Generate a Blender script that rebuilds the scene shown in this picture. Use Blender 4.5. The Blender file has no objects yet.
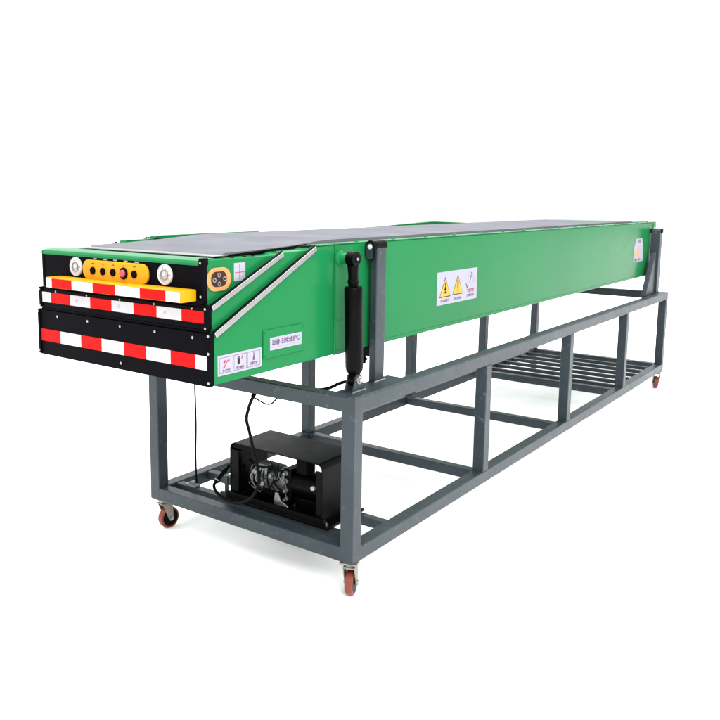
import bpy, bmesh, math, random
from mathutils import Vector, Matrix
random.seed(4)
G = 0.145                      # height of the frame's underside above the floor
scn = bpy.context.scene
col = scn.collection
V = Vector

# ------------------------------------------------------------------ materials
PAINT = .55     # all paints are this much darker than first guessed: the studio is lit for a white floor
def mat(name, base, rough=.45, metal=0.0, spec=.3, noise=.06, nscale=9.0, bump=.0, bscale=60.0, coat=0.0, rvar=.08, dirt=0.0):
    m = bpy.data.materials.new(name); m.use_nodes = True
    nt = m.node_tree; N = nt.nodes; Lk = nt.links
    b = N['Principled BSDF']
    b.inputs['Metallic'].default_value = metal
    b.inputs['Specular IOR Level'].default_value = spec
    b.inputs['Coat Weight'].default_value = coat
    b.inputs['Coat Roughness'].default_value = .12
    tc = N.new('ShaderNodeTexCoord')
    n1 = N.new('ShaderNodeTexNoise'); n1.inputs['Scale'].default_value = nscale; n1.inputs['Detail'].default_value = 6
    Lk.new(tc.outputs['Object'], n1.inputs['Vector'])
    mr = N.new('ShaderNodeMapRange'); mr.inputs['From Min'].default_value = .3; mr.inputs['From Max'].default_value = .7
    mr.inputs['To Min'].default_value = 1 - noise; mr.inputs['To Max'].default_value = 1 + noise
    Lk.new(n1.outputs['Fac'], mr.inputs['Value'])
    mx = N.new('ShaderNodeVectorMath'); mx.operation = 'SCALE'
    mx.inputs[0].default_value = base if name.startswith('white studio') else [c*PAINT for c in base]
    Lk.new(mr.outputs['Result'], mx.inputs['Scale'])
    out = mx.outputs[0]
    if dirt > 0:
        n3 = N.new('ShaderNodeTexNoise'); n3.inputs['Scale'].default_value = 34; n3.inputs['Detail'].default_value = 8; n3.inputs['Roughness'].default_value = .75
        Lk.new(tc.outputs['Object'], n3.inputs['Vector'])
        r3 = N.new('ShaderNodeMapRange'); r3.inputs['From Min'].default_value = .58; r3.inputs['From Max'].default_value = .74
        r3.inputs['To Min'].default_value = 0; r3.inputs['To Max'].default_value = dirt
        Lk.new(n3.outputs['Fac'], r3.inputs['Value'])
        mm = N.new('ShaderNodeMix'); mm.data_type = 'RGBA'
        Lk.new(r3.outputs['Result'], mm.inputs['Factor']); Lk.new(out, mm.inputs['A'])
        mm.inputs['B'].default_value = (.22, .21, .19, 1)
        out = mm.outputs['Result']
    Lk.new(out, b.inputs['Base Color'])
    n2 = N.new('ShaderNodeTexNoise'); n2.inputs['Scale'].default_value = 14; n2.inputs['Detail'].default_value = 5
    Lk.new(tc.outputs['Object'], n2.inputs['Vector'])
    r2 = N.new('ShaderNodeMapRange'); r2.inputs['To Min'].default_value = max(.03, rough - rvar); r2.inputs['To Max'].default_value = rough + rvar
    Lk.new(n2.outputs['Fac'], r2.inputs['Value']); Lk.new(r2.outputs['Result'], b.inputs['Roughness'])
    if bump > 0:
        n4 = N.new('ShaderNodeTexNoise'); n4.inputs['Scale'].default_value = bscale; n4.inputs['Detail'].default_value = 3
        Lk.new(tc.outputs['Object'], n4.inputs['Vector'])
        bp = N.new('ShaderNodeBump'); bp.inputs['Strength'].default_value = bump; bp.inputs['Distance'].default_value = .002
        Lk.new(n4.outputs['Fac'], bp.inputs['Height']); Lk.new(bp.outputs['Normal'], b.inputs['Normal'])
    return m

M = {}
M['green']   = mat('green enamel', (.011, .222, .066), .20, spec=.06, noise=.06, nscale=1.6, bump=.5, bscale=2.2)
M['frame']   = mat('blue grey paint', (.037, .052, .063), .40, spec=.22, noise=.16, nscale=5, bump=.3, bscale=45, dirt=.35)
M['weld']    = mat('bare weld', (.30, .33, .35), .45, metal=.3, noise=.3, nscale=160, bump=.8, bscale=220)
M['black']   = mat('black plate', (.003, .003, .005), .5, spec=.02, noise=.2)
M['blackg']  = mat('black gloss paint', (.0015, .0015, .0015), .36, spec=.05, noise=.2, bump=.1, bscale=40)
M['rubber']  = mat('black rubber', (.004, .004, .004), .6, spec=.05, noise=.2)
M['belt']    = mat('grey belt', (.215, .218, .245), .75, spec=.0, noise=.10, nscale=5, bump=.25, bscale=380)
M['steel']   = mat('zinc steel', (.55, .54, .50), .35, metal=.8, noise=.12, nscale=40)
M['alu']     = mat('anodised strip', (.40, .40, .40), .25, metal=.85, noise=.08, nscale=30)
M['castalu'] = mat('cast aluminium', (.34, .35, .36), .42, metal=.75, noise=.25, nscale=60, bump=.6, bscale=120)
M['yellow']  = mat('yellow enamel', (.92, .40, .004), .4, spec=.12, noise=.05)
M['red']     = mat('red reflective', (.78, .004, .003), .5, spec=.06, noise=.05, nscale=30)
M['white']   = mat('white reflective', (.74, .75, .80), .5, spec=.1, noise=.04, nscale=30)
M['paper']   = mat('label white', (.47, .46, .55), .5, spec=.1, noise=.03)
M['faint']   = mat('label grey', (.36, .36, .42), .5, noise=.1)
M['mark']    = mat('reflective mark', (.52, .53, .60), .5)
M['ink']     = mat('dark ink', (.03, .02, .035), .5, spec=.1)
M['purple']  = mat('purple ink', (.15, .08, .18), .5, spec=.1)
M['redink']  = mat('red ink', (.45, .05, .10), .5, spec=.1)
M['warn']    = mat('warning yellow', (.70, .43, .02), .45, spec=.2)
M['orange']  = mat('orange plastic', (.72, .32, .10), .45, spec=.25)
M['button']  = mat('red button', (.60, .07, .09), .35, spec=.4)
M['lens']    = mat('lamp lens', (.34, .31, .24), .15, metal=.3, spec=.4, noise=.25, nscale=55)
M['lensring']= mat('white lamp ring', (.72, .73, .72), .35, spec=.4)
M['poly']    = mat('red polyurethane', (.25, .045, .026), .45, spec=.3, noise=.12, nscale=25)
M['caster']  = mat('caster zinc', (.36, .34, .28), .40, metal=.6, noise=.15, nscale=50)
M['floorw']  = mat('white studio floor', (.94, .94, .94), .8, spec=.0, noise=.01)
M['brown']   = mat('dark socket insert', (.06, .022, .012), .5, spec=.1)
M['flesh']   = mat('pale print', (.62, .36, .25), .5)

# ------------------------------------------------------------------ mesh helpers
def box(bm, lo, hi, mi=0):
    lo = V(lo); hi = V(hi)
    vs = [bm.verts.new((x, y, z)) for x in (lo.x, hi.x) for y in (lo.y, hi.y) for z in (lo.z, hi.z)]
    for f in ((0,1,3,2), (4,6,7,5), (0,4,5,1), (2,3,7,6), (0,2,6,4), (1,5,7,3)):
        bm.faces.new([vs[i] for i in f]).material_index = mi
def frame_of(d):
    d = d.normalized()
    a = V((0,0,1)) if abs(d.z) < .9 else V((1,0,0))
    u = d.cross(a).normalized(); return u, d.cross(u).normalized()
def lathe(bm, p0, p1, prof, seg=28, mi=0, cap=True):
    """prof: list of (t along p0->p1 in metres, radius)"""
    p0 = V(p0); p1 = V(p1); d = (p1 - p0).normalized(); u, w = frame_of(d); rings = []
    for t, r in prof:
        c = p0 + d * t
        rings.append([bm.verts.new(c + (u*math.cos(a) + w*math.sin(a)) * r) for a in (2*math.pi*k/seg for k in range(seg))])
    for A, B in zip(rings, rings[1:]):
        for k in range(seg):
            bm.faces.new((A[k], B[k], B[(k+1) % seg], A[(k+1) % seg])).material_index = mi
    if cap:
        bm.faces.new(list(rings[0])).material_index = mi
        bm.faces.new(list(reversed(rings[-1]))).material_index = mi
def cyl(bm, p0, p1, r, r1=None, seg=28, mi=0):
    L = (V(p1) - V(p0)).length
    lathe(bm, p0, p1, [(0, r), (L, r if r1 is None else r1)], seg, mi)
def ring(bm, c, axis, r_in, r_out, depth, seg=32, mi=0):
    c = V(c); a = V(axis).normalized()
    lathe(bm, c - a*depth/2, c + a*depth/2, [(0, r_in), (0, r_out), (depth, r_out), (depth, r_in), (0, r_in)], seg, mi, cap=False)
def smooth_path(pts, n=10):
    P = [V(p) for p in pts]; P = [2*P[0]-P[1]] + P + [2*P[-1]-P[-2]]; out = []
    for i in range(1, len(P)-2):
        for k in range(n):
            t = k/n; a, b, c, d = P[i-1], P[i], P[i+1], P[i+2]
            out.append(.5*((2*b) + (c-a)*t + (2*a-5*b+4*c-d)*t*t + (3*b-a-3*c+d)*t**3))
    out.append(P[-2]); return out
def tube(bm, pts, r, seg=12, n=10, mi=0):
    P = smooth_path(pts, n); u = None; rings = []
    for i, p in enumerate(P):
        d = (P[min(i+1, len(P)-1)] - P[max(i-1, 0)]).normalized()
        if u is None: u, w = frame_of(d)
        else:
            u = (u - d*u.dot(d)).normalized(); w = d.cross(u)
        rings.append([bm.verts.new(p + (u*math.cos(a)+w*math.sin(a))*r) for a in (2*math.pi*k/seg for k in range(seg))])
    for A, B in zip(rings, rings[1:]):
        for k in range(seg): bm.faces.new((A[k], A[(k+1) % seg], B[(k+1) % seg], B[k])).material_index = mi
    bm.faces.new(rings[0]).material_index = mi; bm.faces.new(rings[-1]).material_index = mi
def prism_x(bm, yz, x0, x1, mi=0):
    A = [bm.verts.new((x0, y, z)) for y, z in yz]; B = [bm.verts.new((x1, y, z)) for y, z in yz]
    n = len(yz)
    bm.faces.new(A).material_index = mi; bm.faces.new(B[::-1]).material_index = mi
    for k in range(n): bm.faces.new((A[k], A[(k+1) % n], B[(k+1) % n], B[k])).material_index = mi
def prism_y(bm, xz, y0, y1, mi=0):
    A = [bm.verts.new((x, y0, z)) for x, z in xz]; B = [bm.verts.new((x, y1, z)) for x, z in xz]
    n = len(xz)
    bm.faces.new(A).material_index = mi; bm.faces.new(B[::-1]).material_index = mi
    for k in range(n): bm.faces.new((A[k], A[(k+1) % n], B[(k+1) % n], B[k])).material_index = mi
def racetrack(c0, c1, hw, hh, r, n=8):
    r = min(r, hw, hh); pts = []
    for cx, cz, a0 in ((hw-r, hh-r, 0), (-hw+r, hh-r, 90), (-hw+r, -hh+r, 180), (hw-r, -hh+r, 270)):
        for k in range(n+1):
            a = math.radians(a0 + 90*k/n); pts.append((c0+cx+r*math.cos(a), c1+cz+r*math.sin(a)))
    return pts
FONT_CACHE = {}
def text_on_side(bm, s, y0, zc, size, x, mi, plane='x', fit=None):
    """flat lettering on the +X side (reads towards +Y) as thin raised ink"""
    cu = bpy.data.curves.new('lettering', 'FONT'); cu.body = s; cu.size = size; cu.extrude = .0002; cu.resolution_u = 2; cu.offset = size*.018
    cu.align_y = 'CENTER'
    ob = bpy.data.objects.new('lettering', cu); col.objects.link(ob)
    dg = bpy.context.evaluated_depsgraph_get(); me = bpy.data.meshes.new_from_object(ob.evaluated_get(dg))
    xs = [v.co.x for v in me.vertices]
    sc = 1.0
    if fit and xs: sc = fit / (max(xs) - min(xs)); x_min = min(xs)
    else: x_min = 0
    t = bmesh.new(); t.from_mesh(me)
    for v in t.verts:
        a, b, c = v.co; v.co = (x + c, y0 + (a - x_min)*sc, zc + b)
    for f in t.faces: f.material_index = mi
    me2 = bpy.data.meshes.new('t'); t.to_mesh(me2); t.free()
    n0 = len(bm.faces); bm.from_mesh(me2)
    bm.faces.ensure_lookup_table()
    for f in bm.faces[n0:]: f.material_index = mi
    bpy.data.objects.remove(ob); bpy.data.curves.remove(cu); bpy.data.meshes.remove(me); bpy.data.meshes.remove(me2)

def thing(name, label, cat, loc, group=None):
    o = bpy.data.objects.new(name, None); col.objects.link(o); o.empty_display_size = .05
    o.location = (loc[0], loc[1], loc[2] + G); o['base'] = 0; del o['base']
    BASE[o.name] = V(loc)
    o['label'] = label; o['category'] = cat
    if group: o['group'] = group
    return o
BASE = {}
def root_of(o):
    while o.parent: o = o.parent
    return o
def obj(name, bm, mats, parent=None, bevel=0.0, seg=2, label=None, loc=None):
    base = BASE[root_of(parent).name] if parent else V(loc or (0,0,0))
    bmesh.ops.recalc_face_normals(bm, faces=bm.faces)
    bmesh.ops.translate(bm, verts=bm.verts, vec=-base)
    me = bpy.data.meshes.new(name); bm.to_mesh(me); bm.free()
    for k in (mats if isinstance(mats, (list, tuple)) else [mats]): me.materials.append(M[k])
    me.polygons.foreach_set('use_smooth', [True]*len(me.polygons)); me.set_sharp_from_angle(angle=math.radians(35))
    o = bpy.data.objects.new(name, me); col.objects.link(o)
    if parent: o.parent = parent
    else: o.location = (base.x, base.y, base.z + G)
    if bevel:
        bv = o.modifiers.new('bevel', 'BEVEL'); bv.width = bevel; bv.segments = seg; bv.limit_method = 'ANGLE'; bv.angle_limit = math.radians(40)
    if label: o['label'] = label
    return o
def B(): return bmesh.new()

# ------------------------------------------------------------------ dimensions (metres, fitted from the photo)
W, L, H, s = 1.10, 4.424, .634, .0574
XR, XL = -.1327, -1.0027                 # side faces of the conveyor
CX = (XR + XL)/2
YP = (0, 1.105, 2.23, 3.335, L - s)      # posts along the frame

# ------------------------------------------------------------------ wheeled frame
fr = thing('support_frame', 'blue grey welded steel tube frame on red caster wheels under the green conveyor', 'frame', (-W/2, L/2, -G))
e = .0006
def bar(name, lo, hi, par=fr, m='frame', bev=.004, label=None):
    b = B(); box(b, lo, hi); return obj(name, b, m, par, bev, 3, label)
# corner posts run the full height, the others stand between the rails
for x0 in (-s, -W):
    for i, y in enumerate(YP):
        full = i in (0, 4)
        bar('post', (x0 + (0 if full else e), y, 0 if full else s), (x0 + s - (0 if full else e), y + s, H if full else H - s))
    bar('top_rail', (x0 + e, s - .007, H - s), (x0 + s - e, L - s + .007, H - e))
    bar('bottom_rail', (x0 + e, s - .007, e), (x0 + s - e, L - s + .007, s))
for y in (0, L - s):
    bar('top_crossbar', (-W + s - .007, y + e, H - s), (-s + .007, y + s - e, H - e))
    bar('bottom_crossbar', (-W + s - .007, y + e, e), (-s + .007, y + s - e, s))
for y, w, t in ((1.105, .05, .05), (2.16, .05, .05), (.105, .04, .04), (.305, .04, .04), (3.255, .05, .05)):
    bar('bottom_crossbar', (-W + s, y, s - t - .001), (-s, y + w, s - .003))
for k in range(6):
    y = 3.40 + k*.158
    bar('shelf_bar', (-W + s, y, .028), (-s, y + .03, s - .003), bev=.003)
for x0, x1 in ((-.112, -.0025), (-W + .0025, -W + .112)):
    bar('mounting_plate', (x0, .003, H - .003), (x1, .40, H + .003), bev=.0015)
# tall guide posts with a round-capped head, welded onto the mounting plates
for x0, x1 in ((-.109, -.079), (-W + .079, -W + .109)):
    bar('guide_post', (x0, .255, H + .002), (x1, .322, 1.165), bev=.004)
    q = fr.children[-1] if fr.children else None
    xm = (x0 + x1)/2
    b = B()
    prism_y(b, racetrack(xm, 1.168, .0165, .0185, .0165, 10), .249, .326)
    prism_y(b, racetrack(xm - .006, 1.150, .0215, .0385, .0215, 12), .236, .2495)
    cap = obj('post_cap', b, 'rubber', fr, .003)
    b = B(); prism_y(b, racetrack(xm - .006, 1.146, .0160, .031, .016, 12), .2335, .2357)
    obj('cap_disc', b, 'frame', cap, .001)
    b = B(); lathe(b, (xm - .004, .2333, 1.164), (xm - .004, .2, 1.164), [(0, .0095), (.003, .009), (.005, .005)], 20); obj('plug', b, 'white', cap)
    b = B(); tube(b, [(x1 + .001, .25, H + .0045), (x1 + .001, .29, H + .005), (x1 + .001, .33, H + .0045)], .0035, 8, 6)
    obj('weld_bead', b, 'weld', fr)
# rear hinge posts with a sloping gusset in front
for x0, x1, sg in ((-.116, -.050, 1), (-W + .050, -W + .116, -1)):
    b = B(); box(b, (x0, 4.25, H + e), (x1, 4.325, 1.125)); obj('hinge_post', b, 'frame', fr, .004, 3)
    b = B(); prism_x(b, [(4.01, H + .001), (4.249, H + .001), (4.249, .95), (4.225, .95)], (x0+x1)/2 - .018, (x0+x1)/2 + .018)
    obj('gusset', b, 'frame', fr, .003)
    b = B(); cyl(b, (x0 - (.012 if sg > 0 else .012), 4.285, 1.115), (x1 + .010, 4.285, 1.115), .017, seg=20)
    obj('hinge_pin', b, 'rubber', fr, .002)
    b = B(); box(b, (x0 + .006, 4.262, 1.125), (x1 - .012, 4.30, 1.142)); obj('hinge_lug', b, 'steel', fr, .004)
# black bracket between guide post and conveyor
b = B(); box(b, (-.160, .262, .735), (-.110, .315, .769)); cyl(b, (-.150, .285, .70), (-.150, .285, .734), .007, seg=12); cyl(b, (-.150, .285, .712), (-.150, .285, .722), .013, seg=6)
obj('stop_bracket', b, 'blackg', fr, .002)
# weld beads at the near corner joints
for y in YP[1:4]:
    for yy in (y - .001, y + s + .001):
        b = B(); tube(b, [(-s + .004, yy, s + .0005), (-s/2, yy, s + .001), (-.004, yy, s + .0005)], .0028, 8, 4); obj('weld_bead', b, 'frame', fr)
for zz, pts in ((0, [(-s - .001, .004, s + .001), (-s - .001, s/2, s + .0015), (-s - .001, s - .004, s + .001)]), (0, [(-.004, s + .001, s + .0005), (-s/2, s + .001, s + .001), (-s + .004, s + .001, s + .0005)])):
    b = B(); tube(b, pts, .0030, 8, 4); obj('weld_bead', b, 'frame', fr)

# casters: plate, swivel, fork with two cheeks, tyre and hub
def caster(cx, cy, ang):
    R = Matrix.Translation((cx, cy, 0)) @ Matrix.Rotation(ang, 4, 'Z')
    def tr(bm): bmesh.ops.transform(bm, matrix=R, verts=bm.verts); return bm
    zc, r, off = -.0955, .0493, .022
    b = B(); box(b, (-.034, -.034, -.005), (.034, .034, -.0004))
    lathe(b, (0,0,-.005), (0,0,-.030), [(0, .026), (.006, .026), (.009, .021), (.016, .021)], 24)
    for i in (-1, 1):
        for j in (-1, 1): cyl(b, (i*.026, j*.026, -.009), (i*.026, j*.026, -.005), .005, seg=6)
    k = obj('caster', tr(b), 'caster', fr, .0012)
    b = B(); box(b, (-.023, -.024, -.025), (.023, .030, -.0205))
    for sx in (-1, 1):
        prism_x(b, [(-.022, -.022), (.030, -.022), (off + .012, zc - .012), (off - .006, zc - .012), (off - .016, zc + .004)], sx*.0205, sx*.0235)
    obj('fork', tr(b), 'caster', k, .0008)
    b = B(); lathe(b, (-.0155, off, zc), (.0155, off, zc), [(0, r - .009), (.0005, r - .004), (.004, r - .0005), (.0155, r), (.027, r - .0005), (.0305, r - .004), (.031, r - .009)], 48)
    obj('tyre', tr(b), 'poly', k)
    b = B(); lathe(b, (-.0170, off, zc), (.0170, off, zc), [(0, .012), (.0005, r - .010), (.0335, r - .010), (.034, .012)], 40)
    obj('rim', tr(b), 'blackg', k, .0008)
    b = B(); cyl(b, (-.029, off, zc), (.029, off, zc), .0055, seg=12); cyl(b, (.0237, off, zc), (.0285, off, zc), .0095, seg=6); cyl(b, (-.0285, off, zc), (-.0237, off, zc), .0095, seg=6)
    obj('axle', tr(b), 'steel', k)
caster(-.034, .036, math.radians(20))
caster(-1.055, .040, math.radians(-8))
caster(-.036, L - .045, math.radians(24))
caster(-1.060, L - .045, math.radians(10))

# ------------------------------------------------------------------ conveyor
cv = thing('telescopic_conveyor', 'long green telescopic belt conveyor with black striped nose lying on the grey frame', 'conveyor', (CX, L/2, .77))
ZT = 1.178
# outer section: near shell and, 6 mm prouder, the long rear shell
b = B()
prism_x(b, [(-.587, .769), (-.587, .932), (-.070, 1.176), (.052, ZT), (.052, .771)], XL, XR)
body = obj('outer_section', b, 'green', cv, .004, 3)
b = B()
prism_x(b, [(.050, .769), (.050, ZT + .0006), (4.415, ZT + .0006), (4.415, .771)], XL - .006, XR + .006)
rear = obj('rear_shell', b, 'green', cv, .004, 3)
# rolled lip along the upper edges and a folded flange at the bottom
for x0, x1 in ((XR - .034, XR + .008), (XL - .008, XL + .034)):
    b = B(); box(b, (x0, .0485, ZT + .0008), (x1, 4.40, ZT + .005)); obj('top_flange', b, 'green', rear, .0018)
    b = B(); box(b, (x0, -.066, ZT - .001), (x1 - (.006 if x1 > -.5 else 0), .0475, ZT + .0035)); obj('top_flange', b, 'green', body, .0015)
b = B(); box(b, (XR + .0062, .056, .7715), (XR + .0085, 4.30, .786)); obj('bottom_flange', b, 'green', rear, .001)
b = B(); box(b, (XR + .0062, 4.335, .775), (XR + .009, 4.405, ZT - .012)); obj('end_plate', b, 'green', rear, .001)
b = B(); box(b, (XR + .0062, .0485, .90), (XR + .0078, .098, ZT - .035)); obj('boss_patch', b, 'green', rear, .0006)
y = .215
b = None
while y < 4.3:
    for xx in (XR - .016,):
        b = B(); lathe(b, (xx, y, ZT + .005), (xx, y, ZT + .012), [(0, .0085), (.003, .008), (.006, .004)], 12); obj('bolt', b, 'green', rear)
    y += .268
# middle and inner telescoping sections
X2R, X2L, X3R, X3L = XR - .010, XL + .014, XR - .024, XL + .036
b = B(); prism_x(b, [(-.588, .938), (-.588, 1.012), (-.244, 1.163), (.01, 1.168), (.01, .938)], X2L, X2R)
mid = obj('middle_section', b, 'green', cv, .003, 2)
b = B(); prism_x(b, [(-.590, 1.018), (-.590, 1.150), (-.584, 1.155), (-.10, 1.1565), (-.10, 1.018)], X3L, X3R)
inner = obj('inner_section', b, 'green', cv, .003, 2)
for x0, par, y0, y1, za, zb_ in ((XL - .001, body, -.064, .60, 1.170, 1.1870), (X2L, mid, -.238, -.08, 1.158, 1.1745)):
    b = B(); prism_x(b, [(y0, za), (y0 + .012, zb_), (y1, zb_ + .001), (y1, za)], x0, x0 + .036); obj('edge_cover', b, 'green', par, .001)
# black strips stand in for the dark gap where sections slide out
for y0, zz, xa, xb_, par in ((-.262, 1.1615, X2L + .02, X2R - .018, mid), (-.093, 1.175, XL + .02, XR - .018, body)):
    b = B(); prism_x(b, [(y0, zz - .020), (y0 + .018, zz + .0035), (y0 + .034, zz + .0035), (y0 + .034, zz - .02)], xa, xb_)
    obj('dark_gap_strip', b, 'rubber', par)
# aluminium edge strips with a thin black line above them
def strip(p0, p1, x, side, par, w=.019):
    d = (V((0, *p1)) - V((0, *p0))); d.normalize(); n = V((0, -d.z, d.y))
    a, c = V((0, *p0)), V((0, *p1))
    o1, o2 = (x - .006, x + .010) if side > 0 else (x - .010, x + .006)
    q = [a - n*w*.62, c - n*w*.62, c + n*w*.38, a + n*w*.38]
    b = B(); prism_x(b, [(v.y, v.z) for v in q], o1, o2); st = obj('edge_strip', b, 'alu', par, .003, 3)
    q = [a + n*w*.38, c + n*w*.38, c + n*w*.38 + n*.0035, a + n*w*.38 + n*.0035]
    b = B(); prism_x(b, [(v.y, v.z) for v in q], o1 + .004, o2 - .004); obj('black_line', b, 'rubber', st)
strip((-.582, .928), (-.070, 1.172), XR, 1, body)
strip((-.582, .928), (-.070, 1.172), XL, -1, body)
strip((-.584, 1.010), (-.240, 1.160), X2R, 1, mid, .017)
strip((-.584, 1.010), (-.240, 1.160), X2L, -1, mid, .017)

# front plates (black) with end tabs
def plate(name, x0, x1, y0, z0, z1, par, dy=.012):
    b = B(); box(b, (x0, y0, z0), (x1, y0 + dy, z1)); return obj(name, b, 'black', par, .0012)
low = plate('lower_front_plate', XL - .002, XR + .002, -.600, .766, .932, cv)
plate('front_lip', XL + .01, XR - .008, -.596, .9335, .9425, low, .008)
midp = plate('middle_front_plate', X2L - .002, X2R + .002, -.6005, .944, 1.012, cv)
plate('front_lip', X2L + .01, X2R - .012, -.598, 1.0135, 1.020, midp, .008)
top = plate('upper_front_plate', X3L - .001, X3R + .002, -.602, 1.0215, 1.138, cv)
b = B(); box(b, (X3R - .016, -.6045, 1.024), (X3R + .0035, -.585, 1.156)); box(b, (X3R - .014, -.6055, 1.140), (X3R + .0038, -.580, 1.162)); obj('corner_tab', b, 'black', top, .002)
b = B(); box(b, (X3L - .0035, -.6045, 1.024), (X3L + .010, -.585, 1.150)); obj('corner_tab', b, 'black', top, .002)
for x0, x1, z0, z1, pp in ((X2R - .008, X2R + .006, .944, 1.018, midp), (XR - .006, XR + .005, .769, .936, low), (X2L - .006, X2L + .008, .944, 1.018, midp), (XL - .005, XL + .006, .769, .936, low)):
    b = B(); box(b, (x0, -.6065, z0), (x1, -.584, z1)); obj('corner_tab', b, 'black', pp, .002)
# green nose cap
b = B(); prism_x(b, [(-.604, 1.1385), (-.606, 1.146), (-.600, 1.1535), (-.585, 1.1575), (-.535, 1.1585), (-.535, 1.150), (-.589, 1.150), (-.589, 1.1385)], X3L - .004, X3R - .016)
obj('nose_cap', b, 'green', inner, .001)
# reflective strips
def stripes(name, edges, first_red, y0, z0, z1, par, dy=.0012):
    b = B(); r = first_red
    for a, c in zip(edges, edges[1:]):
        box(b, (a + .0004, y0 - dy, z0), (c - .0004, y0, z1), 0 if r else 1)
        if not r and c - a > .05:      # small certification mark on each white field
            cxm = a + (c - a)*.34; zm = (z0 + z1)/2
            ring(b, (cxm, y0 - dy - .0002, zm), (0,1,0), .0045, .0062, .0006, 18, 2)
            box(b, (cxm - .0045, y0 - dy - .0005, zm - .0009), (cxm + .0045, y0 - dy - .0001, zm + .0009), 2)
        r = not r
    return obj(name, b, ['red', 'white', 'mark'], par)
stripes('reflective_strip', [XL + .0065, -.879, -.760, -.647, -.531, -.419, -.304, -.194, XR - .0065], True, -.6003, .818, .862, low)
stripes('reflective_strip', [X2L + .009, -.927, -.815, -.702, -.588, -.476, -.365, -.251, X2R - .010], False, -.6008, .963, 1.000, midp)
# yellow bumper bar
b = B(); box(b, (-.858, -.667, 1.030), (-.183, -.603, 1.066)); bump_ = obj('bumper_bar', b, 'yellow', cv, .002, 2)
stripes('reflective_strip', [-.857, -.824, -.712, -.600, -.486, -.367, -.249, -.187], False, -.6673, 1.031, 1.0625, bump_)
# screws
def screw(x, y, z, ax, par, r=.0050, m='steel'):
    b = B(); a = V(ax); p = V((x, y, z)); lathe(b, p, p + a*.003, [(0, r), (.0012, r*.96), (.0024, r*.6), (.003, r*.25)], 14)
    obj('screw', b, m, par)
for x, z in ((-.895,.915), (-.722,.915), (-.549,.915), (-.377,.915), (-.205,.915), (-.549,.789)): screw(x, -.6005, z, (0,-1,0), low, .0048)
for x in (-.898, -.721, -.546, -.378, -.206): screw(x, -.601, 1.0055, (0,-1,0), midp, .004)
for z in (.781, .872, .927): screw(XR + .0005, -.6067, z, (0,-1,0), low, .0045); screw(XL, -.6067, z, (0,-1,0), low, .0045)
for z in (.949, 1.009): screw(X2R - .001, -.6067, z, (0,-1,0), midp, .0042); screw(X2L, -.6067, z, (0,-1,0), midp, .004)
for z in (1.045, 1.148): screw(X3R - .006, -.6057, z, (0,-1,0), top, .0042)
# lamps
for x in (-.771, -.320):
    b = B(); lathe(b, (x, -.6015, 1.103), (x, -.62, 1.103), [(0, .0335), (.003, .0335), (.0055, .0325), (.0065, .0308), (.0050, .0295)], 40); hl = obj('headlight', b, 'lensring', cv)
    b = B(); lathe(b, (x, -.6035, 1.103), (x, -.63, 1.103), [(0, .0294), (.0018, .028), (.0022, .021), (.0010, .012)], 36); obj('lens', b, 'lens', hl)
    for k in range(10):
        a = math.pi*2*k/10; ca, sa = math.cos(a), math.sin(a)
        b = B(); tube(b, [(x + ca*.0185, -.6058, 1.103 + sa*.0185), (x + ca*.0225, -.6062, 1.103 + sa*.0225), (x + ca*.0262, -.6062, 1.103 + sa*.0262)], .0016, 6, 3); obj('reflector_rib', b, 'lensring' if k % 3 else 'steel', hl)
    b = B(); ring(b, (x, -.6085, 1.103), (0,1,0), .0145, .0165, .003, 30); obj('lens_rim', b, 'alu', hl)
    b = B(); lathe(b, (x, -.6070, 1.103), (x, -.63, 1.103), [(0, .0075), (.0015, .0070), (.0030, .005), (.0035, .002)], 24); obj('bulb', b, 'lensring', hl)
# push button plate
PX = -.559
b = B(); prism_y(b, racetrack(PX, 1.098, .166, .0335, .030, 10), -.612, -.6022); cp = obj('control_plate', b, 'yellow', cv, .0025, 3)
for k, x in enumerate((-.667, -.614, -.561, -.508, -.455)):
    if k == 3:
        b = B(); lathe(b, (x, -.6125, 1.096), (x, -.66, 1.096), [(0, .0195), (.003, .0195), (.004, .015)], 28); pb = obj('push_button', b, 'black', cp)
        b = B(); lathe(b, (x, -.6165, 1.096), (x, -.66, 1.096), [(0, .0125), (.003, .0125), (.006, .0110), (.0072, .006)], 28); obj('button_head', b, 'button', pb)
    else:
        b = B(); lathe(b, (x, -.6125, 1.096), (x, -.66, 1.096), [(0, .0125), (.004, .0125), (.0055, .0100), (.0045, .0088), (.0035, .002)], 24); pb = obj('push_button', b, 'black', cp)
    b = B(); box(b, (x - .009, -.6035, 1.1335 if k < 4 else 1.1325), (x + .009, -.6024, 1.1375 if k < 4 else 1.1370)); box(b, (x - .006, -.6130, 1.1195), (x + .006, -.6122, 1.1215), 1); obj('button_tag', b, ['paper', 'ink'], cp)

# belt: one closed loop with rounded nose, running over the sections
path = [(-.440, 1.1585), (-.452, 1.1600), (-.458, 1.1635), (-.452, 1.1665), (-.440, 1.1685), (-.28, 1.1715), (-.12, 1.1775), (-.03, 1.1825), (.06, 1.1888), (.16, 1.1908), (3.98, 1.1905), (4.05, 1.1885), (4.075, 1.183), (4.075, ZT + .001)]
low_ = [(.10, ZT + .001), (-.03, 1.1765), (-.12, 1.170), (-.28, 1.162)]
def ribbon(bm, yz, x0, x1):
    A = [bm.verts.new((x0, y, z)) for y, z in yz]; Bv = [bm.verts.new((x1, y, z)) for y, z in yz]; n = len(yz)
    for k in range(n): bm.faces.new((A[k], A[(k+1) % n], Bv[(k+1) % n], Bv[k]))
    # side walls as quads between upper and lower runs
    bm.faces.new(A); bm.faces.new(Bv[::-1])
b = B(); ribbon(b, path + low_, -.880, -.212); belt = obj('belt', b, 'belt', cv)
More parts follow.
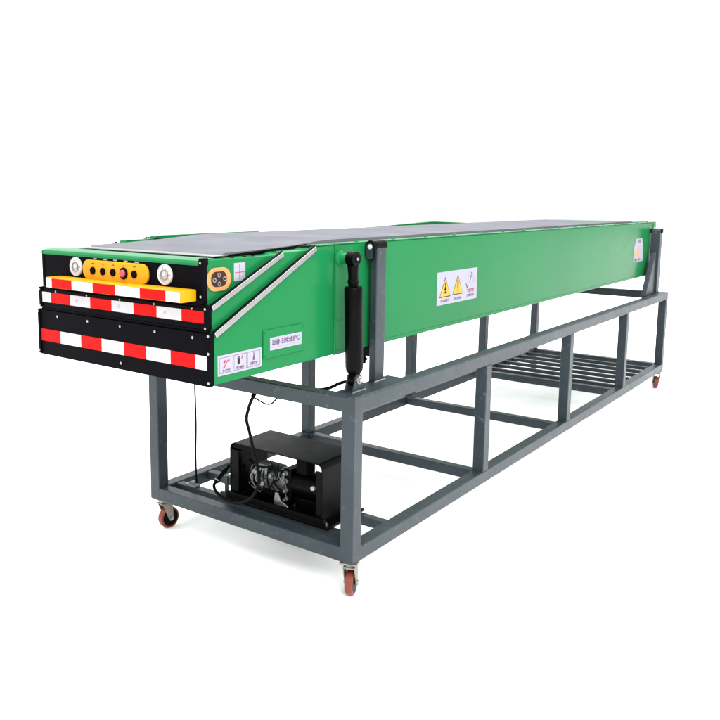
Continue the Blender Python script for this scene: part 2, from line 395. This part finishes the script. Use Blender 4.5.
b = B(); prism_x(b, [(-.43, 1.157), (-.43, 1.1625), (-.10, 1.1760), (-.02, 1.1805), (-.02, 1.1725), (-.12, 1.166)], -.2118, -.2065)
obj('belt_edge_guide', b, 'rubber', belt)
b = B(); prism_x(b, [(-.43, 1.157), (-.43, 1.1625), (-.10, 1.1760), (-.02, 1.1805), (-.02, 1.1725), (-.12, 1.166)], -.886, -.8802)
obj('belt_edge_guide', b, 'rubber', belt)
b = B(); box(b, (-.868, -.520, 1.1587), (-.195, -.462, 1.1638)); tubebm = b; obj('roller_cover', b, 'alu', inner, .002)
# dark screws on the inner section's top edge
for y in (-.455, -.398, -.355): 
    b = B(); cyl(b, (X3R - .014, y, 1.1568), (X3R - .014, y, 1.1585), .007, seg=14); obj('screw', b, 'black', inner)
# raised green cover on the far side edge
b = B(); prism_x(b, [(1.62, ZT + .006), (2.30, 1.2025), (2.36, 1.2025), (2.85, ZT + .006)], XL - .004, XL + .030); obj('edge_cover', b, 'green', rear, .001)
# belt end cover
b = B(); box(b, (-.935, 4.085, ZT + .001), (-.20, 4.40, ZT + .007)); obj('end_cover', b, 'green', rear, .002)

# side socket, stickers and plates on the +X faces
XS = X3R
b = B(); prism_x(b, racetrack(-.534, 1.094, .053, .0365, .035, 10), XS + .0002, XS + .005); sk = obj('socket_plate', b, 'orange', cv, .0015)
b = B(); prism_x(b, racetrack(-.536, 1.095, .034, .0235, .020, 8), XS + .0052, XS + .0062); obj('socket_face', b, 'brown', sk)
for yy, zz in ((-.541, 1.108), (-.541, 1.081), (-.516, 1.095), (-.561, 1.093)):
    b = B(); ring(b, (XS + .009, yy, zz), (1,0,0), .0042, .0072, .005, 18); cyl(b, (XS + .0063, yy, zz), (XS + .008, yy, zz), .0042, seg=12, mi=1); obj('socket', b, ['castalu', 'ink'], sk)
def side_rect(bm, y0, y1, z0, z1, x, d, mi): box(bm, (x, y0, z0), (x + d, y1, z1), mi)
b = B(); side_rect(b, -.463, -.410, 1.082, 1.140, XS + .0002, .0008, 0)
side_rect(b, -.4375, -.4355, 1.086, 1.136, XS + .001, .0003, 1); side_rect(b, -.458, -.415, 1.1085, 1.1105, XS + .001, .0003, 1)
obj('sticker', b, ['paper', 'redink'], cv, label='white sticker printed with a thin purple cross')
def tri(bm, yc, zc, w, h, x, d, mi):
    prism_x(bm, [(yc - w/2, zc - h/2), (yc + w/2, zc - h/2), (yc, zc + h/2)], x, x + d, mi)
# three-field sticker beside the nose
SX = XR + .0004
b = B(); side_rect(b, -.566, -.358, .7945, .859, SX, .0008, 0)
bx = SX + .0009
for lo, hi in ((-.558, -.496), (-.492, -.432), (-.428, -.366)):
    for (a, c, d_, e_) in ((lo, hi, .8505, .8515), (lo, hi, .8015, .8025), (lo, lo + .001, .8025, .8505), (hi - .001, hi, .8025, .8505)):
        side_rect(b, a, c, d_, e_, bx, .0003, 3)
prism_x(b, [(-.545,.818), (-.538,.822), (-.520,.842), (-.510,.840), (-.524,.834), (-.537,.816)], bx, bx + .0003, 2)
prism_x(b, [(-.541,.838), (-.530,.843), (-.528,.838), (-.537,.831)], bx, bx + .0003, 2)
prism_x(b, racetrack(-.470, .829, .0055, .010, .005, 5), bx, bx + .0003, 1)
for a in range(4): side_rect(b, -.4755 + a*.003, -.4738 + a*.003, .838, .846 - abs(a-1.5)*.0015, bx, .0003, 1)
prism_x(b, [(-.458,.836), (-.452,.848), (-.449,.846), (-.455,.834)], bx, bx + .0003, 2)
prism_x(b, racetrack(-.397, .843, .003, .0035, .003, 5), bx, bx + .0003, 3)
prism_x(b, [(-.403,.822), (-.391,.822), (-.395,.839), (-.399,.839)], bx, bx + .0003, 3)
text_on_side(b, '当心夹手', -.545, .8085, .009, bx, 3, fit=.036)
text_on_side(b, '禁止触摸', -.481, .8085, .009, bx, 3, fit=.036)
text_on_side(b, '注意安全', -.415, .8115, .011, bx, 3, fit=.036)
obj('sticker', b, ['paper', 'ink', 'redink', 'purple'], cv, label='white sticker with three small pictograms')
# nameplate cover
b = B(); side_rect(b, -.352, -.132, .816, .912, XR + .0002, .004, 0); acc = obj('access_cover', b, 'green', cv, .0015)
b = B(); side_rect(b, -.319, -.149, .841, .884, XR + .0043, .0008, 0)
text_on_side(b, '润滑-日常维护口', -.3110, .8650, .021, XR + .0052, 1, fit=.154)
side_rect(b, -.311, -.157, .8495, .8510, XR + .0052, .0003, 2)
obj('nameplate', b, ['paper', 'purple', 'faint'], acc)
for yy, zz in ((-.343, .903), (-.141, .903), (-.343, .825), (-.141, .825)): screw(XR + .0043 - .0005, yy, zz, (1,0,0), acc, .0045, 'green')
# warning label
SX = XR + .0064; bx = SX + .0009
b = B(); side_rect(b, .825, 1.225, .8745, 1.0235, SX, .0008, 0)
for yc, zc in ((.902, .954), (1.025, .956)):
    tri(b, yc, zc, .104, .092, bx, .0003, 1); tri(b, yc, zc - .002, .094, .080, bx + .0004, .0003, 2)
side_rect(b, .898, .906, .930, .960, bx + .0008, .0003, 1); prism_x(b, racetrack(.902, .968, .006, .006, .006, 5), bx + .0008, bx + .0011, 1); side_rect(b, .886, .918, .925, .931, bx + .0008, .0003, 1); side_rect(b, .889, .915, .942, .947, bx + .0008, .0003, 1)
prism_x(b, [(1.0205, .938), (1.0295, .938), (1.0315, .975), (1.0185, .975)], bx + .0008, bx + .0011, 1); prism_x(b, racetrack(1.025, .929, .0048, .0048, .0048, 5), bx + .0008, bx + .0011, 1)
ring(b, (bx + .0002, 1.158, .978), (1,0,0), .0255, .0290, .0004, 28, 5)
prism_x(b, [(1.146, .962), (1.152, .962), (1.160, .982), (1.170, .990), (1.168, .995), (1.156, .988)], bx, bx + .0003, 3); prism_x(b, racetrack(1.163, 1.002, .0042, .0042, .004, 5), bx, bx + .0003, 3)
prism_x(b, [(1.105, .955), (1.111, .955), (1.124, .938), (1.133, .945), (1.128, .932), (1.119, .930)], bx, bx + .0003, 3)
prism_x(b, [(1.196, .955), (1.202, .957), (1.206, .985), (1.201, .985)], bx, bx + .0003, 4)
text_on_side(b, '当心机械伤人', .862, .8915, .014, bx, 3, fit=.080)
text_on_side(b, '当心触电', .992, .8915, .014, bx, 3, fit=.066)
text_on_side(b, '严禁攀爬', 1.118, .9165, .020, bx, 4, fit=.080)
text_on_side(b, '注意安全', 1.118, .8950, .013, bx, 3, fit=.080)
obj('warning_label', b, ['paper', 'ink', 'warn', 'purple', 'redink', 'faint'], cv, label='white label with two yellow warning triangles')
# bottle shaped sticker near the far end
b = B(); prism_x(b, [(3.845,.893), (4.09,.893), (4.09,.990), (4.065,1.035), (4.045,1.066), (3.895,1.066), (3.870,1.035), (3.845,.990)], SX, SX + .0008, 0)
side_rect(b, 3.872, 3.882, .928, .985, bx, .0003, 1); side_rect(b, 4.052, 4.062, .928, .985, bx, .0003, 1); side_rect(b, 3.90, 3.925, .93, .975, bx, .0003, 1)
prism_x(b, [(3.935,.928), (4.005,.928), (3.995,.965), (3.982,.985), (3.958,.985), (3.945,.965)], bx + .0004, bx + .0007, 2)
prism_x(b, racetrack(3.970, .998, .018, .010, .010, 5), bx + .0004, bx + .0007, 2)
text_on_side(b, '禁止站人', 3.87, .908, .024, bx, 3, fit=.19)
text_on_side(b, '危险', 3.93, 1.045, .028, bx, 3, fit=.08)
obj('warning_label', b, ['paper', 'warn', 'flesh', 'purple'], cv, label='pale bottle shaped warning sticker near the far end')
# pivot boss for the lift cylinder
b = B(); lathe(b, (XR + .0065, .074, 1.129), (-.05, .074, 1.129), [(0, .030), (.006, .029), (.012, .022), (.035, .0185)], 28); obj('pivot_boss', b, 'green', cv, .001)

# ------------------------------------------------------------------ lift cylinder
ram = thing('lift_cylinder', 'upright black hydraulic cylinder joining the frame corner to the green side', 'cylinder', (-.066, .085, H + .003))
T = V((-.066, .073, 1.129)); Bt = V((-.066, .093, .680)); D = (Bt - T).normalized()
b = B(); p = T + D*.1005; lathe(b, p, Bt, [(0, .020), (.002, .0315), (.006, .0335), (.070, .0335), (.0705, .0328), (.0715, .0328), (.072, .0335), (.300, .0335), (.314, .031), (.330, .020), (.336, .016)], 40)
barrel = obj('barrel', b, 'blackg', ram)
b = B(); ring(b, (.0+T.x, T.y, T.z), (1,0,0), .0125, .0275, .034, 36)
cyl(b, T + D*.024, T + D*.060, .0215, .0185, 24); cyl(b, T + D*.058, T + D*.098, .0188, seg=24); lathe(b, T + D*.076, T + D*.102, [(0, .0188), (.002, .0215), (.014, .0215), (.016, .0188)], 24)
obj('rod_eye', b, 'blackg', ram, .0015)
b = B(); cyl(b, (T.x - .020, T.y, T.z), (T.x + .0185, T.y, T.z), .0120, seg=24); obj('eye_bearing', b, 'black', ram, .001)
b = B(); lathe(b, (T.x + .0185, T.y, T.z), (T.x + .03, T.y, T.z), [(0, .0055), (.003, .0055), (.004, .003)], 6); obj('bolt', b, 'steel', ram)
b = B(); ring(b, tuple(Bt), (1,0,0), .008, .026, .024, 28); obj('lower_eye', b, 'blackg', ram, .0015)
for xx in (Bt.x + .0145, Bt.x - .0205):
    b = B(); z0 = H + .0032
    prism_x(b, [(Bt.y - .038, z0), (Bt.y + .038, z0)] + [(Bt.y + .0235*math.cos(a), Bt.z + .0235*math.sin(a)) for a in (math.radians(t) for t in range(0, 181, 20))], xx, xx + .006)
    obj('clevis_plate', b, 'frame', ram, .001)
b = B(); lathe(b, (Bt.x + .0205, Bt.y, Bt.z), (Bt.x + .04, Bt.y, Bt.z), [(0, .0155), (.004, .0150), (.0045, .009), (.010, .0085)], 20); cyl(b, (Bt.x - .028, Bt.y, Bt.z), (Bt.x + .0205, Bt.y, Bt.z), .0078, seg=16); obj('clevis_pin', b, 'steel', ram)
b = B(); tube(b, [(Bt.x + .022, Bt.y - .042, H + .0045), (Bt.x + .022, Bt.y, H + .005), (Bt.x + .022, Bt.y + .042, H + .0045)], .0030, 8, 6); obj('weld_bead', b, 'weld', ram)

# ------------------------------------------------------------------ hydraulic power unit
pu = thing('hydraulic_power_unit', 'black box shaped pump unit with silver motor on the lower crossbars', 'power unit', (-.455, .21, s))
b = B(); box(b, (-.722, .088, s + .0005), (-.180, .352, s + .012)); box(b, (-.716, .086, s + .0125), (-.195, .10, .1)); box(b, (-.716, .34, s + .0125), (-.195, .352, .1)); obj('base_plate', b, 'blackg', pu, .0025)
def ucover(x0, x1, y0, y1, z0, z1, r, t):
    out = [(x0, z0)] + [(x0 + r - r*math.cos(a), z1 - r + r*math.sin(a)) for a in (math.radians(q) for q in range(0, 91, 15))] \
        + [(x1 - r + r*math.sin(a), z1 - r + r*math.cos(a)) for a in (math.radians(q) for q in range(0, 91, 15))] + [(x1, z0)]
    ri = r - t
    inn = [(x1 - t, z0)] + [(x1 - t - ri + ri*math.cos(a), z1 - t - ri + ri*math.sin(a)) for a in (math.radians(q) for q in range(0, 91, 15))] \
        + [(x0 + t + ri - ri*math.sin(a), z1 - t - ri + ri*math.cos(a)) for a in (math.radians(q) for q in range(0, 91, 15))] + [(x0 + t, z0)]
    b = B(); n = len(out)
    ring_ = out + inn
    for yy in (y0, y1):
        vo = [b.verts.new((x, yy, z)) for x, z in out]; vi = [b.verts.new((x, yy, z)) for x, z in reversed(inn)]
        for k in range(n - 1): b.faces.new((vo[k], vo[k+1], vi[k+1], vi[k]))
        if yy == y0: A = (vo, vi)
        else: Cc = (vo, vi)
    for j in (0, 1):
        for k in range(n - 1): b.faces.new((A[j][k], A[j][k+1], Cc[j][k+1], Cc[j][k]))
    for k in (0, n-1): b.faces.new((A[0][k], A[1][k], Cc[1][k], Cc[0][k]))
    return b
cov = obj('cover', ucover(-.703, -.212, .098, .343, s + .0125, .316, .026, .005), 'blackg', pu, .0015)
b = B(); box(b, (-.6975, .100, s + .013), (-.655, .125, .285)); obj('side_flange', b, 'blackg', cov, .002)
b = B(); box(b, (-.245, .100, s + .013), (-.2175, .104, .285)); obj('side_flange', b, 'blackg', cov, .001)
# motor, flange, valve block, tank
yc, zc = .205, .170
b = B(); lathe(b, (-.665, yc, zc - .005), (-.4, yc, zc - .005), [(0, .020), (.001, .027), (.004, .030), (.018, .030), (.019, .026), (.021, .026), (.022, .030), (.036, .030), (.038, .022), (.05, .022)], 32); obj('end_cap', b, 'alu', pu)
b = B(); lathe(b, (-.622, yc, zc), (-.4, yc, zc), [(0, .034), (.006, .045), (.014, .050), (.150, .050), (.156, .054), (.172, .054)], 36)
for k in range(18):
    a = 2*math.pi*k/18; c, si = math.cos(a), math.sin(a)
    u = V((0, c, si)); w = V((0, -si, c)); pts = [V((0, yc, zc)) + u*.049 - w*.0014, V((0, yc, zc)) + u*.0585 - w*.001, V((0, yc, zc)) + u*.0585 + w*.001, V((0, yc, zc)) + u*.049 + w*.0014]
    prism_x(b, [(q.y, q.z) for q in pts], -.605, -.500)
motor = obj('motor', b, 'castalu', pu)
b = B(); box(b, (-.590, yc - .066, zc + .022), (-.530, yc - .040, zc + .068)); obj('terminal_box', b, 'castalu', motor, .004)
rl = random.Random(11)
for k in range(13):
    x = -.625 + k*.015; j = lambda v: rl.uniform(-v, v)
    b = B(); tube(b, [(x + j(.01), yc - .050, zc + .062 + j(.012)), (x + j(.02), yc - .074 + j(.006), zc + .036 + j(.012)), (x + j(.028), yc - .078 + j(.006), zc + j(.014)), (x + j(.024), yc - .070 + j(.008), zc - .032 + j(.014)), (x + .01 + j(.02), yc - .056, zc - .062)], rl.choice((.0018, .0024, .0034)), 6, 6)
    obj('cable', b, rl.choice(('rubber', 'rubber', 'blackg', 'castalu')), motor)
for k, (x, zz, rr) in enumerate(((-.59, .03, .013), (-.545, -.012, .011), (-.508, .028, .012), (-.575, -.038, .010))):
    b = B(); lathe(b, (x, yc - .052, zc + zz), (x, yc - .09, zc + zz), [(0, rr), (.010, rr), (.011, rr*.7), (.020, rr*.7), (.021, rr*.85), (.026, rr*.85)], 16); obj('port', b, 'castalu', motor, .0008)
b = B(); tube(b, [(-.63, yc - .06, zc + .07), (-.56, yc - .085, zc + .062), (-.49, yc - .08, zc + .07), (-.44, yc - .07, zc + .058)], .005, 8, 6)
obj('wire_loom', b, 'rubber', motor)
b = B(); box(b, (-.449, yc - .052, .085), (-.412, yc + .05, .238)); obj('valve_block', b, 'blackg', pu, .003)
for zz in (.110, .148, .188, .222):
    b = B(); lathe(b, (-.434, yc - .052, zz), (-.434, yc - .09, zz), [(0, .010), (.008, .010), (.009, .0065), (.022, .0065)], 6); obj('fitting', b, 'castalu', pu)
b = B(); lathe(b, (-.411, yc, zc + .004), (-.2, yc, zc + .004), [(0, .052), (.002, .056), (.150, .056), (.156, .050)], 36); obj('tank', b, 'blackg', pu)
b = B(); box(b, (-.600, yc - .045, s + .0125), (-.470, yc + .045, .112)); obj('foot_block', b, 'blackg', pu, .003)
b = B(); box(b, (-.400, yc - .04, s + .0125), (-.270, yc + .04, .122)); obj('foot_block', b, 'blackg', pu, .003)
b = B(); prism_y(b, [(-.480, .078), (-.395, .078), (-.405, .095), (-.440, .108), (-.455, .140), (-.470, .140)], .118, .126); obj('bracket', b, 'castalu', pu, .002)
b = B(); cyl(b, (-.268, .116, .205), (-.268, .106, .205), .009, seg=20); obj('gauge', b, 'paper', pu)
b = B(); box(b, (-.352, .11, .25), (-.30, .17, .311)); obj('relay', b, 'black', pu, .003)
# levelling feet
b = B(); cyl(b, (-.203, .108, .0575), (-.203, .108, .082), .006, seg=12); cyl(b, (-.203, .108, .0695), (-.203, .108, .076), .012, seg=6); cyl(b, (-.700, .108, .0695), (-.700, .108, .076), .012, seg=6); obj('anchor_bolt', b, 'steel', pu)

# ------------------------------------------------------------------ hoses and cables
def single(name, b, m, label, cat, loc, **k):
    o = obj(name, b, m, None, loc=loc, **k); o['label'] = label; o['category'] = cat; return o
b = B(); hz = [(-.476, .030, .600), (-.484, -.004, .560), (-.500, -.008, .520), (-.512, -.008, .470), (-.498, -.006, .420), (-.482, 0, .340), (-.462, .006, .265), (-.466, .008, .200), (-.508, .012, .138), (-.580, .020, .096), (-.655, .028, .088), (-.715, .030, .106), (-.742, .040, .128), (-.745, .06, .145)]
tube(b, hz, .0066, 12, 10)
hose = single('hydraulic_hose', b, 'rubber', 'thick black hose hanging from the front rail and looping past the pump unit', 'hose', (-.55, 0, .09))
b = B(); lathe(b, (-.745, .054, .140), (-.735, .115, .190), [(0, .0085), (.002, .012), (.020, .012), (.022, .0095), (.050, .0095), (.052, .0125), (.066, .0125), (.068, .008), (.078, .008)], 8)
fit_ = thing('elbow_fitting', 'black angled hose fitting left of the pump unit above the crossbar', 'fitting', (-.74, .09, s))
obj('nut', b, 'blackg', fit_)
b = B(); tube(b, [(-.735, .115, .190), (-.728, .135, .200), (-.715, .165, .196), (-.700, .19, .185)], .008, 10, 6); obj('elbow', b, 'blackg', fit_)
b = B(); box(b, (-.775, .112, s - .002), (-.720, .128, .075)); box(b, (-.752, .116, .075), (-.735, .124, .150)); obj('stay', b, 'frame', fit_, .001)
b = B(); lathe(b, (-.744, .0595, .1445), (-.742, .071, .154), [(0, .0128), (.004, .0128)], 12); obj('collar', b, 'steel', fit_)
b = B(); tube(b, [(-.952, .140, .766), (-.953, .142, .50), (-.951, .143, .34), (-.955, .143, .20), (-.950, .140, .10), (-.953, .146, .060)], .0042, 8, 12)
single('drop_cable', b, 'rubber', 'thin black cable dropping straight down from the conveyor nose to the lower frame', 'cable', (-.953, .143, .06))
b = B(); box(b, (-.99, .106, s - .002), (-.925, .140, .064)); cyl(b, (-.952, .123, .064), (-.952, .123, .078), .010, seg=12); cyl(b, (-.972, .123, .064), (-.972, .123, .070), .006, seg=6)
single('cable_anchor', b, 'weld', 'small pale metal anchor plate at the foot of the thin drop cable', 'bracket', (-.955, .123, .06), bevel=.001)
b = B(); tube(b, [(-.486, .010, .582), (-.486, -.006, .570), (-.470, -.008, .566), (-.445, -.004, .556), (-.420, 0, .548), (-.392, .002, .552), (-.368, .004, .574), (-.350, .010, .588), (-.340, .03, .60)], .0032, 8, 8)
tube(b, [(-.486, .010, .582), (-.480, .012, .595), (-.474, .02, .590)], .0032, 8, 8)
single('looped_cord', b, 'rubber', 'thin black cord looped under the front rail beside the thick hose', 'cord', (-.42, 0, .56))
b = B(); tube(b, [(-.075, .105, .655), (-.110, .118, .660), (-.150, .120, .648), (-.200, .120, .622), (-.255, .120, .607), (-.320, .118, .600), (-.40, .10, .592), (-.47, .07, .588), (-.50, .055, .585)], .0065, 10, 8)
single('pressure_hose', b, 'rubber', 'black hose curving from the foot of the lift cylinder along the front rail', 'hose', (-.25, .12, .60))

# ------------------------------------------------------------------ studio floor
b = B(); box(b, (-30, -30, -G - .02), (30, 40, -G))
fl = obj('floor', b, 'floorw', None, loc=(0, 0, -G)); fl['kind'] = 'structure'

# ------------------------------------------------------------------ light
w = bpy.data.worlds.new('World'); scn.world = w; w.use_nodes = True
nt = w.node_tree; bg = nt.nodes['Background']; bg.inputs['Color'].default_value = (1, 1, 1, 1)
tc = nt.nodes.new('ShaderNodeTexCoord'); sp = nt.nodes.new('ShaderNodeSeparateXYZ'); mr = nt.nodes.new('ShaderNodeMapRange')
nt.links.new(tc.outputs['Generated'], sp.inputs[0]); nt.links.new(sp.outputs['Z'], mr.inputs['Value'])
mr.inputs['From Min'].default_value = .02; mr.inputs['From Max'].default_value = 1.0      # white cyclorama, brighter towards its ceiling
mr.inputs['To Min'].default_value = 1.04; mr.inputs['To Max'].default_value = 3.6
nt.links.new(mr.outputs['Result'], bg.inputs['Strength'])
def area(name, loc, target, size, size_y, power, colr=(1,1,1)):
    ld = bpy.data.lights.new(name, 'AREA'); ld.shape = 'RECTANGLE'; ld.size = size; ld.size_y = size_y; ld.energy = power; ld.color = colr
    o = bpy.data.objects.new(name, ld); col.objects.link(o); o.location = loc
    o.rotation_euler = (V(target) - V(loc)).to_track_quat('-Z', 'Y').to_euler()
area('key_softbox', (4.2, -3.2, 5.0), (-.3, 1.4, .6), 3.2, 2.4, 380)
area('overhead_softbox', (-.6, 1.8, 5.4), (-.6, 1.8, 0), 4.5, 7.5, 420)

# ------------------------------------------------------------------ camera (solved from the photo)
cd = bpy.data.cameras.new('camera'); cam = bpy.data.objects.new('camera', cd); col.objects.link(cam); scn.camera = cam
rt = V((0.79393849, 0.60795835, 0.00695064)); up = V((-0.09196318, 0.10877941, 0.98980292)); fw = V((-0.60100286, 0.78648184, -0.14227395))
R = Matrix((rt, up, -fw)).transposed().to_4x4()
cam.matrix_world = Matrix.Translation((1.5656, -2.332, 1.3418 + G)) @ R
cd.sensor_width = 36; cd.lens = 802.6485*36/720
cd.shift_x = (360 - 307.4036)/720; cd.shift_y = (314.4037 - 360)/720
cd.clip_start = .05; cd.clip_end = 200
scn.view_settings.view_transform = 'Standard'; scn.view_settings.look = 'None'
scn.view_settings.exposure = 0; scn.view_settings.gamma = 1
